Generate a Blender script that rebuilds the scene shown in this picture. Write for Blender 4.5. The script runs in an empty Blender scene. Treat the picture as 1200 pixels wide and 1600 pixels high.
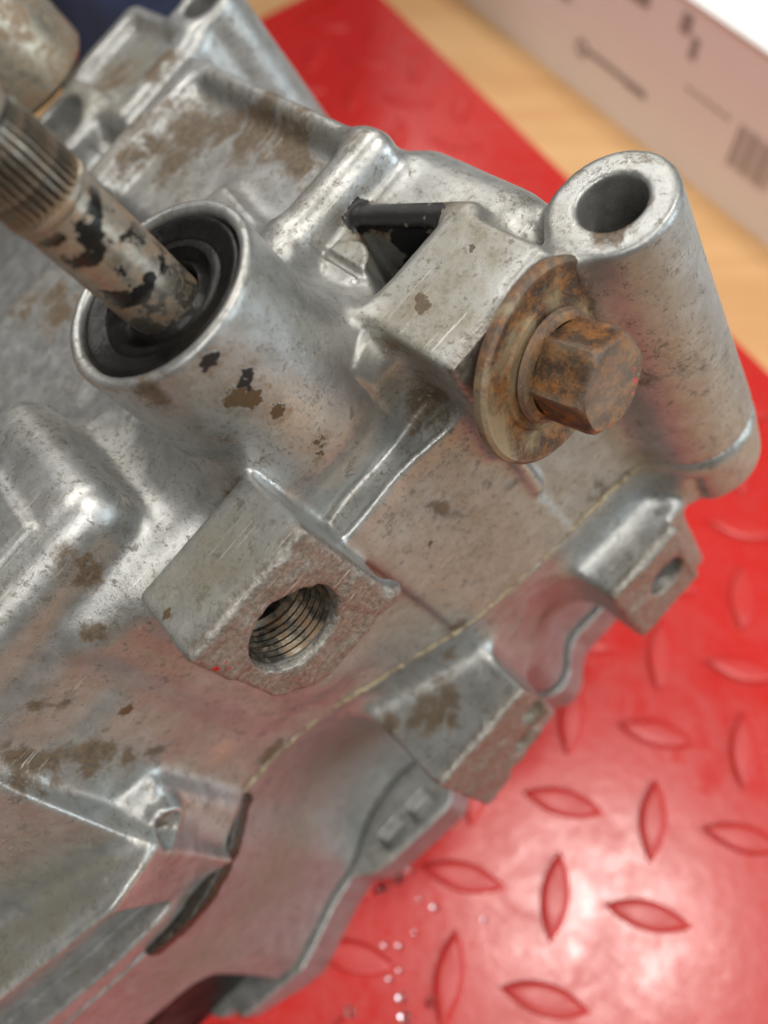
import bpy, bmesh, math, random
import numpy as np
from mathutils import Matrix, Vector

random.seed(4)
rng = np.random.default_rng(7)
SC = bpy.context.scene
COL = SC.collection
MM = 0.001

# ------------------------------------------------------------------ camera
PITCH = math.radians(60.0)
HS = 1.05
CAM_H = 272.0 * HS           # camera above the mat, mm
cam_data = bpy.data.cameras.new("camera")
cam = bpy.data.objects.new("camera", cam_data)
COL.objects.link(cam)
cam.location = (0, 0, CAM_H * MM)
cam.rotation_euler = (math.radians(90) - PITCH, 0, 0)
cam_data.sensor_fit = 'VERTICAL'
cam_data.sensor_height = 24.0
cam_data.lens = 24.0 * 1386.0 / 1600.0
cam_data.clip_start = 0.005
cam_data.clip_end = 50.0
cam_data.dof.use_dof = True
cam_data.dof.focus_distance = 0.137
cam_data.dof.aperture_fstop = cam_data.lens / 2.9
SC.camera = cam

# ------------------------------------------------------------------ light
world = bpy.data.worlds.new("World")
SC.world = world
world.use_nodes = True
wn = world.node_tree.nodes
wn["Background"].inputs[0].default_value = (1.0, 0.97, 0.92, 1)
wn["Background"].inputs[1].default_value = 0.15


def area(name, loc, target, sx, sy, watts, col):
    d = bpy.data.lights.new(name, 'AREA')
    d.shape = 'RECTANGLE'
    d.size, d.size_y = sx, sy
    d.energy = watts
    d.color = col
    o = bpy.data.objects.new(name, d)
    COL.objects.link(o)
    o.location = loc
    o.rotation_euler = (Vector(target) - Vector(loc)).to_track_quat('-Z', 'Y').to_euler()
    return o


area("ceiling_lamp", (0.44, 0.19, 1.75), (0.05, 0.05, 0), 0.34, 0.34, 17, (1.0, 0.96, 0.90))
area("ceiling_lamp", (-1.1, 0.9, 1.8), (0, 0.10, 0.1), 1.3, 0.25, 19, (1.0, 0.96, 0.90))
area("ceiling_lamp", (0.1, -1.3, 1.8), (0, 0.10, 0.1), 1.3, 0.25, 25, (1.0, 0.97, 0.92))
area("ceiling_lamp", (-0.5, 2.3, 1.9), (0, 0.10, 0.1), 1.3, 0.25, 22, (1.0, 0.96, 0.90))
area("window", (2.2, -0.3, 0.9), (0, 0.10, 0.1), 1.2, 1.0, 32, (0.80, 0.92, 1.0))

SC.view_settings.view_transform = 'Standard'
SC.view_settings.look = 'None'
SC.view_settings.gamma = 1.0
SC.view_settings.exposure = -0.12
SC.render.engine = 'CYCLES'
SC.cycles.use_denoising = True
SC.cycles.max_bounces = 8

# ------------------------------------------------------------------ frames
# The gearbox lies tilted on the mat.  Its own axes: T along the joint face, N along the
# mounting bolt, S along the output shaft.  (millimetres, origin in the empty bolt hole)
_s = np.array([-.45, .40, .80]); _s /= np.linalg.norm(_s)
_n = np.array([.58, -.50, .64]); _n -= _s * (_n @ _s); _n /= np.linalg.norm(_n)
_t = np.cross(_s, _n)
AX = np.array([_t, _n, _s])
TILT = np.array([[1, 0, 0], [0, math.sin(PITCH), math.cos(PITCH)], [0, -math.cos(PITCH), math.sin(PITCH)]]).T
ORG = TILT @ np.array([-13.44, -18.02, -135.0]) + np.array([0, 0, CAM_H])
ROT = TILT @ AX.T                      # local -> world
UP = AX @ (TILT.T @ np.array([0, 0, 1.0]))
BASE = np.array([-65.0, -21.0, -131.0])  # where the lower cover meets the mat
BASE_W = ROT @ BASE + ORG


def obj_co(P):
    """(T, N, S) in mm -> the gearbox's own right-handed object axes (N, T, S) in metres"""
    return ((np.asarray(P, float) - BASE) * MM)[..., [1, 0, 2]]


def zheight(P):
    return ORG[2] + P @ UP


# ------------------------------------------------------------------ object helpers
def link(o, parent=None):
    COL.objects.link(o)
    if parent is not None:
        o.parent = parent
    return o


def tag(o, label=None, cat=None, group=None, kind=None):
    if label: o["label"] = label
    if cat: o["category"] = cat
    if group: o["group"] = group
    if kind: o["kind"] = kind
    return o


def empty(name, loc=(0, 0, 0)):
    o = bpy.data.objects.new(name, None)
    o.empty_display_size = 0.01
    o.location = loc
    return link(o)


def mesh_np(name, V, F, mat, parent=None, smooth=True):
    me = bpy.data.meshes.new(name)
    V = np.asarray(V, np.float32); F = np.asarray(F, np.int32)
    me.vertices.add(len(V)); me.vertices.foreach_set("co", V.ravel())
    nl = F.shape[1]
    me.loops.add(F.size); me.loops.foreach_set("vertex_index", F.ravel())
    me.polygons.add(len(F))
    me.polygons.foreach_set("loop_start", np.arange(0, F.size, nl, dtype=np.int32))
    me.polygons.foreach_set("loop_total", np.full(len(F), nl, np.int32))
    me.polygons.foreach_set("use_smooth", np.full(len(F), smooth, bool))
    me.update(calc_edges=True)
    me.materials.append(mat)
    return link(bpy.data.objects.new(name, me), parent)


def bm_obj(name, bm, mat, parent=None, smooth=True, angle=None):
    bmesh.ops.recalc_face_normals(bm, faces=bm.faces[:])
    me = bpy.data.meshes.new(name)
    bm.to_mesh(me); bm.free()
    if smooth:
        for p in me.polygons: p.use_smooth = True
        if angle is not None:
            me.set_sharp_from_angle(angle=math.radians(angle))
    me.materials.append(mat)
    return link(bpy.data.objects.new(name, me), parent)


def lathe(bm, prof, n=64, axis=None, jitter=None):
    """revolve (r, s) profile about local S; returns rings"""
    rings = []
    for r, s in prof:
        ring = []
        for k in range(n):
            a = 2 * math.pi * k / n
            rr = r if jitter is None else r + jitter(a, s)
            ring.append(bm.verts.new((rr * math.cos(a), rr * math.sin(a), s)))
        rings.append(ring)
    for A, B in zip(rings, rings[1:]):
        for k in range(n):
            bm.faces.new((A[k], A[(k + 1) % n], B[(k + 1) % n], B[k]))
    return rings


# ------------------------------------------------------------------ noise
def vnoise(P, scale, seed=0):
    q = P / scale + 1000.0 + seed * 17.31
    i = np.floor(q).astype(np.int64); f = q - i
    f = f * f * (3 - 2 * f)
    out = 0
    for dx in (0, 1):
        wx = f[:, 0] if dx else 1 - f[:, 0]
        for dy in (0, 1):
            wy = f[:, 1] if dy else 1 - f[:, 1]
            for dz in (0, 1):
                wz = f[:, 2] if dz else 1 - f[:, 2]
                h = (i[:, 0] + dx) * 73856093 ^ (i[:, 1] + dy) * 19349663 ^ (i[:, 2] + dz) * 83492791 ^ (seed * 2654435)
                h = (h ^ (h >> 13)) * 1274126177
                h = ((h ^ (h >> 16)) & 0xffff) / 65535.0
                out = out + wx * wy * wz * h
    return out * 2 - 1


# ------------------------------------------------------------------ signed distance tools
def smin(a, b, k):
    if k <= 0: return np.minimum(a, b)
    h = np.maximum(k - np.abs(a - b), 0) / k
    return np.minimum(a, b) - h * h * k * .25


def smax(a, b, k):
    return -smin(-a, -b, k)


def rbox(P, lo, hi, r=1.0, rot=None, piv=None):
    lo = np.array(lo, float); hi = np.array(hi, float)
    c = (lo + hi) / 2; h = (hi - lo) / 2 - r
    p = P - c
    if rot is not None:
        p = p @ rot
    q = np.abs(p) - h
    return np.linalg.norm(np.maximum(q, 0), axis=1) + np.minimum(q.max(1), 0) - r


def cyl_s(P, t, n, r0, s0, r1, s1, rd=0.6):
    """tapered cylinder along S between s0 (radius r0) and s1 (radius r1)"""
    d = np.hypot(P[:, 0] - t, P[:, 1] - n)
    u = np.clip((P[:, 2] - s0) / (s1 - s0), -.3, 1.3)
    sl = (r1 - r0) / (s1 - s0)
    a = (d - (r0 + (r1 - r0) * u)) / math.sqrt(1 + sl * sl) + rd
    b = np.abs(P[:, 2] - (s0 + s1) / 2) - abs(s1 - s0) / 2 + rd
    return np.minimum(np.maximum(a, b), 0) + np.hypot(np.maximum(a, 0), np.maximum(b, 0)) - rd


def cyl_n(P, t, s, r0, n0, r1, n1, rd=0.5):
    return cyl_s(P[:, [2, 0, 1]], s, t, r0, n0, r1, n1, rd)


def smooth_prof(xs, ys, w=3.0):
    g = np.arange(-150, 110, .5)
    v = np.interp(g, xs, ys)
    k = np.exp(-(np.arange(-20, 21) * .5 / w) ** 2); k /= k.sum()
    vp = np.convolve(np.pad(v, 20, mode='edge'), k, mode='valid')
    return lambda t: np.interp(t, g, vp)


SEAM1, SEAM2 = -54.0, -122.0
h_seam = smooth_prof([-140, -105, -85, -70, -62, -51, -44, -36, -30, -18, -8, 0, 18, 35, 52, 70, 90],
                     [-24, -17, -14, -13, -14.5, -17, -21.5, -22, -21.5, -19, -16, -13, -7, -4.5, -3, -2, -2], 3)
h_top = smooth_prof([-140, -12, -6, 12, 16, 28, 40, 60, 72, 90],
                    [-26, -25.5, -25, -16, -14.5, -14, -11.8, -10, -10, -10], 2)
h_two = smooth_prof([-140, -105, -85, -66, -56, -45, -32, -20, -8, 5, 12, 15, 19, 24, 30, 50, 75],
                    [-22, -18, -14.5, -20, -21.5, -27, -29, -27, -20, -18, -15.5, -12, -11, -13, -18, -17, -20], 2.2)


def capsule(P, a, b, r):
    a = np.array(a, float); b = np.array(b, float)
    t = np.clip((P - a) @ (b - a) / ((b - a) @ (b - a)), 0, 1)
    return np.linalg.norm(P - a - t[:, None] * (b - a), axis=1) - r


class Prim:
    """one shape of a casting: f(P) with a box outside which it cannot matter"""
    def __init__(self, f, lo, hi, k, op='+'):
        self.f, self.k, self.op = f, k, op
        self.lo = np.array(lo, float) - k - 1.5; self.hi = np.array(hi, float) + k + 1.5


BIG = 400.0


def box(lo, hi, r=1.0, k=2.0, op='+'):
    return Prim(lambda P: rbox(P, lo, hi, r), lo, hi, k, op)


def bar_s(t, n, r0, s0, r1, s1, k=2.0, rd=.6, op='+'):
    R = max(r0, r1)
    return Prim(lambda P: cyl_s(P, t, n, r0, s0, r1, s1, rd), (t - R, n - R, min(s0, s1)), (t + R, n + R, max(s0, s1)), k, op)


def bar_n(t, s, r0, n0, r1, n1, k=2.0, rd=.5, op='+'):
    R = max(r0, r1)
    return Prim(lambda P: cyl_n(P, t, s, r0, n0, r1, n1, rd), (t - R, min(n0, n1), s - R), (t + R, max(n0, n1), s + R), k, op)


def prism(pts, s0, s1, r, k, op):
    """convex polygon in (T, N), extruded along S"""
    pts = np.array(pts, float)
    c = pts.mean(0)
    planes = []
    for a, b in zip(pts, np.roll(pts, -1, 0)):
        e = b - a; nn = np.array([e[1], -e[0]]); nn /= np.linalg.norm(nn)
        if nn @ (c - a) > 0: nn = -nn
        planes.append((nn, nn @ a))

    def f(P):
        d = np.full(len(P), -1e9)
        for nn, o in planes:
            d = smax(d, P[:, :2] @ nn - o, r)
        return np.maximum(np.maximum(d, P[:, 2] - s1), s0 - P[:, 2])
    return Prim(f, (*pts.min(0), s0), (*pts.max(0), s1), k, op)


def pad_front(P):
    """machined pad between the two mounting lugs, its upper edge standing proud of the shelf"""
    T, N, S = P.T
    w = np.clip((S + 54) / 42, 0, 1)
    h = h_seam(T) * (1 - w) + h_top(T) * w + .2 + (2.9 + 1.7 * np.clip((32 - T) / 18, 0, 1)) * w
    d = smax((N - h) * .93, S + 7.2, 1.3)
    d = smax(d, np.maximum(13.8 - T, T - (43.5 - .05 * (S + 10))), 1.6)
    rim = np.maximum(d, (h - 1.1) - N)
    low = np.maximum(d, S + 7.8)
    return np.minimum(rim, low)


def body_cover(P):
    T, N, S = P.T
    # front block below the shelf
    w = np.clip((S + 54) / 42, 0, 1)
    h = h_seam(T) * (1 - w) + h_top(T) * w
    a = smax(smax((N - h) * .93, S + 9, 3.0), T - 70, 5)
    a = smax(a, -53 - T, 3)
    # main block behind, upper level
    b = smax(smax(N + 27, S - 8, 5), T - 70, 5)
    d = smin(a, b, 6)
    # stepped-back panel left of the rib, and the joint flange under it
    c = smax(smax((N + 22.5 + .3 * np.clip(S, -30, 40) - .38 * (T + 56)) * .9, S - 22, 4), T + 52.5, 1.2)
    d = smin(d, c, 2)
    fl = np.interp(T, [-140, -93, -64, -56, -40], [-27, -14.5, -8, -9, -12])
    fw = np.clip((S + 54) / 29, 0, 1)
    fl = fl * fw + (h_seam(T) - .4) * (1 - fw)
    e = smax(smax((N - fl) * .97, S + 25, 1.6), T + 49, 6)
    g = smax(smax(smax(-(N - fl + 6), -(S + 47.5), 1), S + 27.0, 1), T + 65, 2)      # hollow in the flange rim
    e = smax(e, -g, 1.2)
    d = smin(d, e, 3)
    d = smax(d, -(N + 112), 4)
    return d


COVER = [
    # right-hand top panel with its sunk field
    box((34, -112, -40), (70, -42, 15), 2.0, 3),
    box((40, -50, -20), (70, -17, 6.6), 2.0, 3),
    box((26, -103, 11), (65.5, -47, 40), 2.5, 4, '-'),
    prism([(20, -74), (49, -71), (44, -40), (20, -40)], -10, 14.5, 3, 5, '+'),
    box((42, -49, -10), (70, -42.5, 15.4), 2.4, 6),
    box((48, -47, -50), (77.5, -12, 9), 7, 4),
    # web between shaft boss and bolt lug
    box((24, -50, -20), (44.5, -22.5, 9.0), 3, 9),
    # bump at the left with plate on it
    box((-70, -66, -30), (-2.5, -26.5, 23.5), 6.5, 6),
    box((-26, -60, -45), (10, -22.5, 8.5), 4, 7),
    # hole lug and its root
    box((-14, -60, -45), (13, -18, 5), 3, 9),
    # shaft boss
    bar_s(24.7, -29.3, 16.6, -6, 15.8, 37.6, 11, 1.0),
    # raised box and tube behind
    box((48, -156, -20), (78, -118, 13), 4, 4),
    box((53, -149, 11), (73, -126, 30), 2, 2, '-'),
    bar_s(83, -127, 9.5, -40, 8.5, 13, 4, 1.2),
    box((-40, -175, -40), (52, -108, 4), 4, 8),
    bar_s(41, -140, 13, -10, 11, 13, 6, 1.5),
    # lugs on the mounting face
    box((15.0, -13.2, -7.6), (42.0, 3, 0), 1.0, 8.0, '-'),
    Prim(pad_front, (13, -24, -54), (46, 6, -6), .8),
    box((44.2, -14, -37), (46.4, -4.6, -14), .8, 2.0),
    box((-11.8, -16.5, -16.2), (13.6, 0, 14.2), 1.3, 2.2),
    box((43.2, -22, -19), (66.0, 0, 12.6), 1.1, 4.5),
    box((58, -1.8, -30), (68, 5, 16), .8, 2.0, '-'),
    # through-bolt tube at the right end
    bar_s(78.3, -1.5, 12.5, -60, 9.9, 8.8, 7, 1.0),
    # slotted stud disc behind the web
    bar_s(49.0, -34.6, 5.2, 0, 5.0, 11.0, .8, .5),
    box((48.4, -41, 9.9), (49.8, -28, 14), .2, .3, '-'),
    # pillar corner at the bottom left, with a round cap
    box((-60, -40, -54), (-44, -19, -26), 2.5, 4),
    bar_n(-49.5, -31, 4.8, -34, 4.3, -15.6, .8, .6),
    bar_n(-49.0, -30.5, 2.7, -16.6, 2.7, -10, .3, .3, '-'),
    # thin plate on the left bump
    box((-75, -64, 10), (-14.5, -33, 24.6), 0.8, .8),
    # rib along the top edge of the N wall
    # arm behind the bolt lug and the dark recess under it
    Prim(lambda P: capsule(P, (57.9, -39.6, 9.8), (66.2, -19.0, 10.9), 2.2), (55, -42.5, 6.5), (69, -16, 13.5), 1.2),
    prism([(56.3, -39.5), (64.2, -20.0), (46.4, -20.2), (48.6, -26.8)], -22, 10.0, .8, .5, '-'),
    # bores
    bar_s(24.7, -29.3, 13.6, 28, 13.6, 60, .6, .3, '-'),
    bar_s(24.7, -29.3, 13.4, 36.6, 15.8, 39.2, .4, .2, '-'),
    bar_s(78.3, -1.5, 5.3, -58, 5.3, 30, .5, .3, '-'),
    Prim(lambda P: np.maximum((P[:, 0] + P[:, 2]) * .7071 + 16.2, -(P[:, 1] + 15)), (-16, -15, -20), (2, 4, 0), 3.0, '-'),
    Prim(lambda P: np.linalg.norm((P - np.array([12.9, -1.5, -14.9])) / np.array([1, .8, 1]), axis=1) - 2.4, (10, -5, -19), (17, 2, -12), 2.0),
    bar_n(0, 0, 7.6, -26, 7.6, 10, .5, .3, '-'),
    bar_n(0, 0, 7.5, -2.6, 8.6, 2, .3, .2, '-'),
    bar_n(55, -.7, 5.2, -20, 5.2, 10, .5, .3, '-'),
    bar_s(83, -127, 5, 0, 5, 30, .5, .3, '-'),
    bar_s(41, -140, 8, 5, 8, 30, .5, .3, '-'),
]


def body_case(P):
    T, N, S = P.T
    w = np.clip((S - SEAM2) / (SEAM1 - SEAM2), 0, 1)
    wq = w * w * (3 - 2 * w)
    h = h_two(T) * (1 - wq) + h_seam(T) * wq
    # flange rims at both joints, waist between
    h = h + 2.2 * np.exp(-((T + 60) / 12) ** 2) * w
    h = h - 3.0 * np.clip(np.sin(np.pi * np.clip(w, 0, 1)), 0, 1) ** .7 * np.clip((20 - T) / 30, 0, 1)
    d = smax((N - h) * .93, T - 71, 6)
    return smax(d, -(N + 95), 4)


CASE = [
    box((-13, -26, -94), (14.5, 6.5, -65), 1.2, 9),
    box((40.3, -20, -97), (64.5, 7.5, -67), 1.2, 9),
    bar_s(78.2, -1.5, 12.5, -54, 12.1, -74, 6, 4.0),
    box((61, -20, -118), (69, -1.5, -70), 2, 3),
    bar_n(53.5, -82, 4.8, -1, 4.8, 12, .5, .3, '-'),
    box((60.5, 5.2, -100), (70, 12, -60), .8, 1.0, '-'),
    bar_n(6, -86, 3.6, 4.6, 4.6, 9, 1.2, .5, '-'),
    bar_n(11.5, -77, 2.6, 5.2, 3.6, 9, 1.2, .5, '-'),
    box((-3, 5.3, -99), (10, 10, -90), .8, 1.4, '-'),
    box((9, 4.2, -99), (18, 10, -84), .8, 1.4, '-'),
    box((-78, -25.5, -57.2), (-43, 5, -50), 1, .8, '-'),
    box((-150, -60, -126), (-93, 10, -92), 5, 3, '-'),
]


def body_lower(P):
    T, N, S = P.T
    d = smax((N - h_two(T) - 1.4) * .93, T - 72, 6)
    return smax(d, -(N + 90), 4)


LOWER = [prism([(-58, -19), (-52, -15), (-25, -12), (-17, -20), (-17, -45), (-58, -45)], -137, -122.8, 2, 1.5, '+'),
         box((-46, -21.5, -125.0), (-37, -17.5, -118), 1, .6, '-'),
         box((-35, -21, -125.0), (-27, -16, -118), 1, .6, '-'),
         box((-150, -80, -140), (-107, 10, -118), 3, 2, '-'),
         bar_s(-108, -27, 7, -137, 6, -112, 1, .8)]


def field(P, base, prims, blocks=None):
    """P (n,3); prims culled by the bounding box of the point set chunk"""
    d = base(P)
    lo, hi = P.min(0), P.max(0)
    for p in prims:
        if (hi < p.lo).any() or (lo > p.hi).any(): continue
        m = ((P >= p.lo) & (P <= p.hi)).all(1)
        if not m.any(): continue
        Q = P[m]
        v = p.f(Q)
        d[m] = smin(d[m], v, p.k) if p.op == '+' else smax(d[m], -v, p.k)
    return d


def surface_nets(fn, lo, hi, h, B=8):
    """sparse naive surface nets; returns vertices and quads"""
    lo = np.array(lo, float); hi = np.array(hi, float)
    nb = np.ceil((hi - lo) / (h * B)).astype(int)
    ii = np.stack(np.meshgrid(*[np.arange(n) for n in nb], indexing='ij'), -1).reshape(-1, 3)
    ctr = lo + (ii + .5) * h * B
    dc = np.concatenate([fn(c) for c in np.array_split(ctr, max(1, len(ctr) // 20000))])
    ii = ii[np.abs(dc) < h * B * .866 * 1.25 + .6]
    # order blocks so that chunks are spatially compact
    key = (ii[:, 0] // 6) * 10 ** 8 + (ii[:, 1] // 6) * 10 ** 5 + (ii[:, 2] // 6)
    ii = ii[np.argsort(key, kind='stable')]
    g = np.stack(np.meshgrid(*[np.arange(B + 1)] * 3, indexing='ij'), -1).reshape(-1, 3)
    dims = nb * B + 3
    cid, cpos, quads = [], [], []
    corners = np.array([(x, y, z) for x in (0, 1) for y in (0, 1) for z in (0, 1)])
    edges = [(a, b) for a in range(8) for b in range(a + 1, 8) if np.abs(corners[a] - corners[b]).sum() == 1]
    lin = lambda q: ((q[:, 0] + 1) * dims[1] + (q[:, 1] + 1)) * dims[2] + q[:, 2] + 1
    step = 120
    for s in range(0, len(ii), step):
        bb = ii[s:s + step]
        P = lo + ((bb[:, None, :] * B + g[None]) * h).reshape(-1, 3)
        V = fn(P).reshape(len(bb), B + 1, B + 1, B + 1)
        sg = V < 0
        cs = [V[:, x:x + B, y:y + B, z:z + B] for x, y, z in corners]
        cnt = sum((c < 0).astype(np.int8) for c in cs)
        act = np.argwhere((cnt > 0) & (cnt < 8))
        if len(act) == 0: continue
        vals = np.stack([c[tuple(act.T)] for c in cs], 1)
        pos = np.zeros((len(act), 3)); n = np.zeros(len(act))
        for a, b in edges:
            va, vb = vals[:, a], vals[:, b]
            m = (va < 0) != (vb < 0)
            t = np.where(m, va / np.where(m, va - vb, 1), 0)
            pos += m[:, None] * (corners[a] + t[:, None] * (corners[b] - corners[a])); n += m
        gi = bb[act[:, 0]] * B + act[:, 1:]
        cid.append(lin(gi)); cpos.append(lo + (gi + pos / n[:, None]) * h)
        for ax in range(3):
            o = [0, 0, 0]; o[ax] = 1
            A = sg[:, :B, :B, :B]
            Bv = sg[:, o[0]:B + o[0], o[1]:B + o[1], o[2]:B + o[2]]
            e = np.argwhere(A != Bv)
            if len(e) == 0: continue
            ge = bb[e[:, 0]] * B + e[:, 1:]
            fl = A[tuple(e.T)]
            u = np.zeros(3, int); v = np.zeros(3, int); u[(ax + 1) % 3] = 1; v[(ax + 2) % 3] = 1
            q = np.stack([lin(ge - u - v), lin(ge - v), lin(ge), lin(ge - u)], 1)
            q[~fl] = q[~fl][:, ::-1]
            quads.append(q)
    cid = np.concatenate(cid); cpos = np.concatenate(cpos); quads = np.concatenate(quads)
    o = np.argsort(cid); cid = cid[o]; cpos = cpos[o]
    k = np.searchsorted(cid, quads); k = np.minimum(k, len(cid) - 1)
    ok = (cid[k] == quads).all(1)
    return cpos, k[ok]


def vnormals(V, F):
    n = np.cross(V[F[:, 2]] - V[F[:, 0]], V[F[:, 3]] - V[F[:, 1]])
    out = np.zeros_like(V)
    for j in range(4):
        for c in range(3):
            out[:, c] += np.bincount(F[:, j], n[:, c], len(V))
    return out / np.maximum(np.linalg.norm(out, axis=1, keepdims=True), 1e-9)


# ------------------------------------------------------------------ materials
def new_mat(name):
    m = bpy.data.materials.new(name)
    m.use_nodes = True
    nt = m.node_tree
    return m, nt, nt.nodes["Principled BSDF"]


class G:
    """small node-graph helper"""
    def __init__(self, nt): self.nt = nt
    def n(self, typ, **kw):
        x = self.nt.nodes.new(typ)
        for k, v in kw.items(): setattr(x, k, v)
        return x
    def l(self, a, b): self.nt.links.new(a, b)
    def noise(self, vec, scale, detail=4, rough=.55, dist=0):
        x = self.n('ShaderNodeTexNoise')
        x.inputs['Scale'].default_value = scale; x.inputs['Detail'].default_value = detail
        x.inputs['Roughness'].default_value = rough; x.inputs['Distortion'].default_value = dist
        self.l(vec, x.inputs['Vector'])
        return x.outputs['Fac']
    def ramp(self, fac, stops):
        x = self.n('ShaderNodeValToRGB')
        el = x.color_ramp.elements
        while len(el) < len(stops): el.new(.5)
        for e, (p, c) in zip(el, stops):
            e.position = p
            e.color = (c, c, c, 1) if not hasattr(c, '__len__') else (*c, 1)
        self.l(fac, x.inputs[0])
        return x.outputs[0]
    def math(self, op, a, b=None, clamp=False):
        x = self.n('ShaderNodeMath', operation=op, use_clamp=clamp)
        for i, v in enumerate((a, b)):
            if v is None: continue
            if isinstance(v, (int, float)): x.inputs[i].default_value = v
            else: self.l(v, x.inputs[i])
        return x.outputs[0]
    def mix(self, fac, a, b):
        x = self.n('ShaderNodeMix', data_type='RGBA')
        for s, v in ((0, fac), (6, a), (7, b)):
            if isinstance(v, (int, float)): x.inputs[s].default_value = v
            elif isinstance(v, tuple): x.inputs[s].default_value = (*v, 1) if len(v) == 3 else v
            else: self.l(v, x.inputs[s])
        return x.outputs[2]
    def mixf(self, fac, a, b):
        x = self.n('ShaderNodeMix', data_type='FLOAT')
        for s, v in ((0, fac), (2, a), (3, b)):
            if isinstance(v, (int, float)): x.inputs[s].default_value = v
            else: self.l(v, x.inputs[s])
        return x.outputs[0]
    def bump(self, h, strength, dist, normal=None):
        x = self.n('ShaderNodeBump')
        x.inputs['Strength'].default_value = strength; x.inputs['Distance'].default_value = dist
        self.l(h, x.inputs['Height'])
        if normal is not None: self.l(normal, x.inputs['Normal'])
        return x.outputs[0]


GRIME_AND_LIGHT = dict(
    brown=[(47.5, -102.9, 12.3, 7), (56.3, -96.9, 11.0, 8), (60.3, -90.2, 11.0, 8), (64, -76.6, 11.8, 8), (65, -65.2, 13.2, 8), (48.0, -93.7, 11.0, 7),
           (42.2, -103.4, 12.9, 4), (10, -95, 8, 7), (6.2, -107.4, 8.2, 7), (15, -88, 8, 6), (68.2, -48.3, 14.7, 3), (9.2, -9.8, -60.0, 3), (-5.0, -9.1, -65.0, 4),
           (-11.0, -13.7, -64.5, 3), (0.9, -6.5, -64.9, 4), (6, 4.5, -86, 4), (12, 4.5, -80, 4), (-2, -3, -64.5, 3), (-23.2, -22.9, 8.0, 2.5), (65.4, -122.1, 13.0, 4), (58.7, -138.6, 11.0, 5), (-40.4, -23.6, -19.2, 3.5), (-38, -23.6, -24, 2.5), (-43, -23.6, -13, 3),
           (-46, -24, -8, 5), (-44, -24, -14, 4), (-50, -24, -2, 5), (-36, -24, 2, 2.5), (-33, -24, -2, 2), (-38, -24, 6, 2.2), (-15.2, -27.1, 15.9, 4), (13.0, -18.5, 34.6, 3), (41.0, -14.3, -3.3, 4), (43, -12.5, -7.1, 4), (31.7, -10.8, -85.8, 3.5),
           (14.9, -15.8, 21.7, 2), (8.5, -18.4, 12.4, 2.5), (15.5, -14.4, 14.0, 2), (-12, -14, -52, 3), (-32, -21, -53, 3), (55, -4.5, -52, 3), (17, -8, -53, 3),
           (-21, -25, 27, 4), (-48.3, -18, -31, 3), (-65, -12, -50, 3), (80, 2, 8.8, 3), (74, 3, 8.8, 3), (40, -9, -30, 3), (30, -9, -22, 4), (78.3, -1.5, -4, 6), (78.3, -1.5, -12, 7), (78.3, -1.5, -24, 8), (56, -28, 2, 7), (50, -24, 0, 6), (58, -26, -8, 8), (58, -38, 10, 3.5), (60, -33, 11, 3.5), (62.5, -28, 11, 3.5), (64, -22, 11, 3.5), (44, -16, 4, 4), (43, -12, 0, 4), (43.5, -17, 8, 3)],  # row also paints shade into tube bore and lug recess, and darkens the arm
    yellow=[(-67.7, -17.0, -24.9, 9), (-59.5, -15.1, -24.6, 6), (-77.5, -18.9, -25.0, 9), (-90, -22, -25, 9), (47.3, -15.5, 12.6, 8), (54, -12, 12.6, 8), (60.0, -15.4, 12.7, 8), (64.3, -8.3, 12.4, 6), (50, -6, 12.6, 6), (-30, -20, -85, 20), (-58, -18, -85, 20), (-5, -14, -88, 16), (-85, -16, -80, 16), (32, -9, -85, 14), (58, -30, 12, 7), (62, -24, 12, 7), (57, -38, 11, 6), (65, -20, 12, 6),
            (45, -8, 8, 5), (66, -1.4, -53.0, 4), (0, -10, 14.3, 9), (62, -135, 13, 8)],
    bright=[(27.0, -12.6, 17.2, 6), (19.0, -13.2, 13.7, 5), (36.3, -13.8, 16.3, 5), (14.1, -14.5, 11.8, 4), (-1.2, -23.6, 10.1, 4), (-8.0, -31.5, 21.4, 5), (2.3, -12.0, -61.2, 2),
            (-57.9, -9.1, -26.1, 4), (-54.0, -14.1, -23.8, 3), (-34.8, -22.9, -39.4, 3), (-43.9, -20.5, -34.7, 3), (60, -42, 16, 4), (70, -43, 15, 4), (50, -41, 15, 4), (28, -13.5, -8, 3)],  # highlights on the saddle and fillets, painted into the metal colour
)
WORN_AND_LIT_EDGES = [  # (from, to, width) worn corners and lit rims of the casting, painted bright
    ((14, -10.3, -7.0), (43, -8.7, -7.0), .8), ((-12, 0, 14.2), (13.6, 0, 14.2), .8), ((43.2, 0, 12.6), (66, 0, 12.6), 1.2), ((43.2, 0, 12.6), (43.2, -.5, -6), 1.0),
    ((-12, -15, 14.2), (-12, 0, 14.2), .8), ((-12, 6.5, -65), (14, 6.5, -65), .8), ((40.5, 7.5, -67), (64, 7.5, -67), .8), ((-53, -25, 8), (-53, -24, -26), 1.1),
    ((-56, -9.5, -25.5), (-93, -15, -25.5), .9), ((-54, -22, -25), (-54, -11, -27), 1.2), ((-66, -13, -48), (-110, -20, -50), 1.2), ((67, -106, 14.6), (35, -108, 14.6), 1.4),
    ((69, -105, 14.6), (69, -46, 14.6), 1.2), ((54, -45, 15), (70, -45, 15), 1.2), ((50, -152, 12.6), (76, -152, 12.6), 1.6), ((76, -152, 12.6), (77, -122, 12.6), 1.4),
    ((-10, -6.5, -54), (62, -2, -53.6), .5)]
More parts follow.
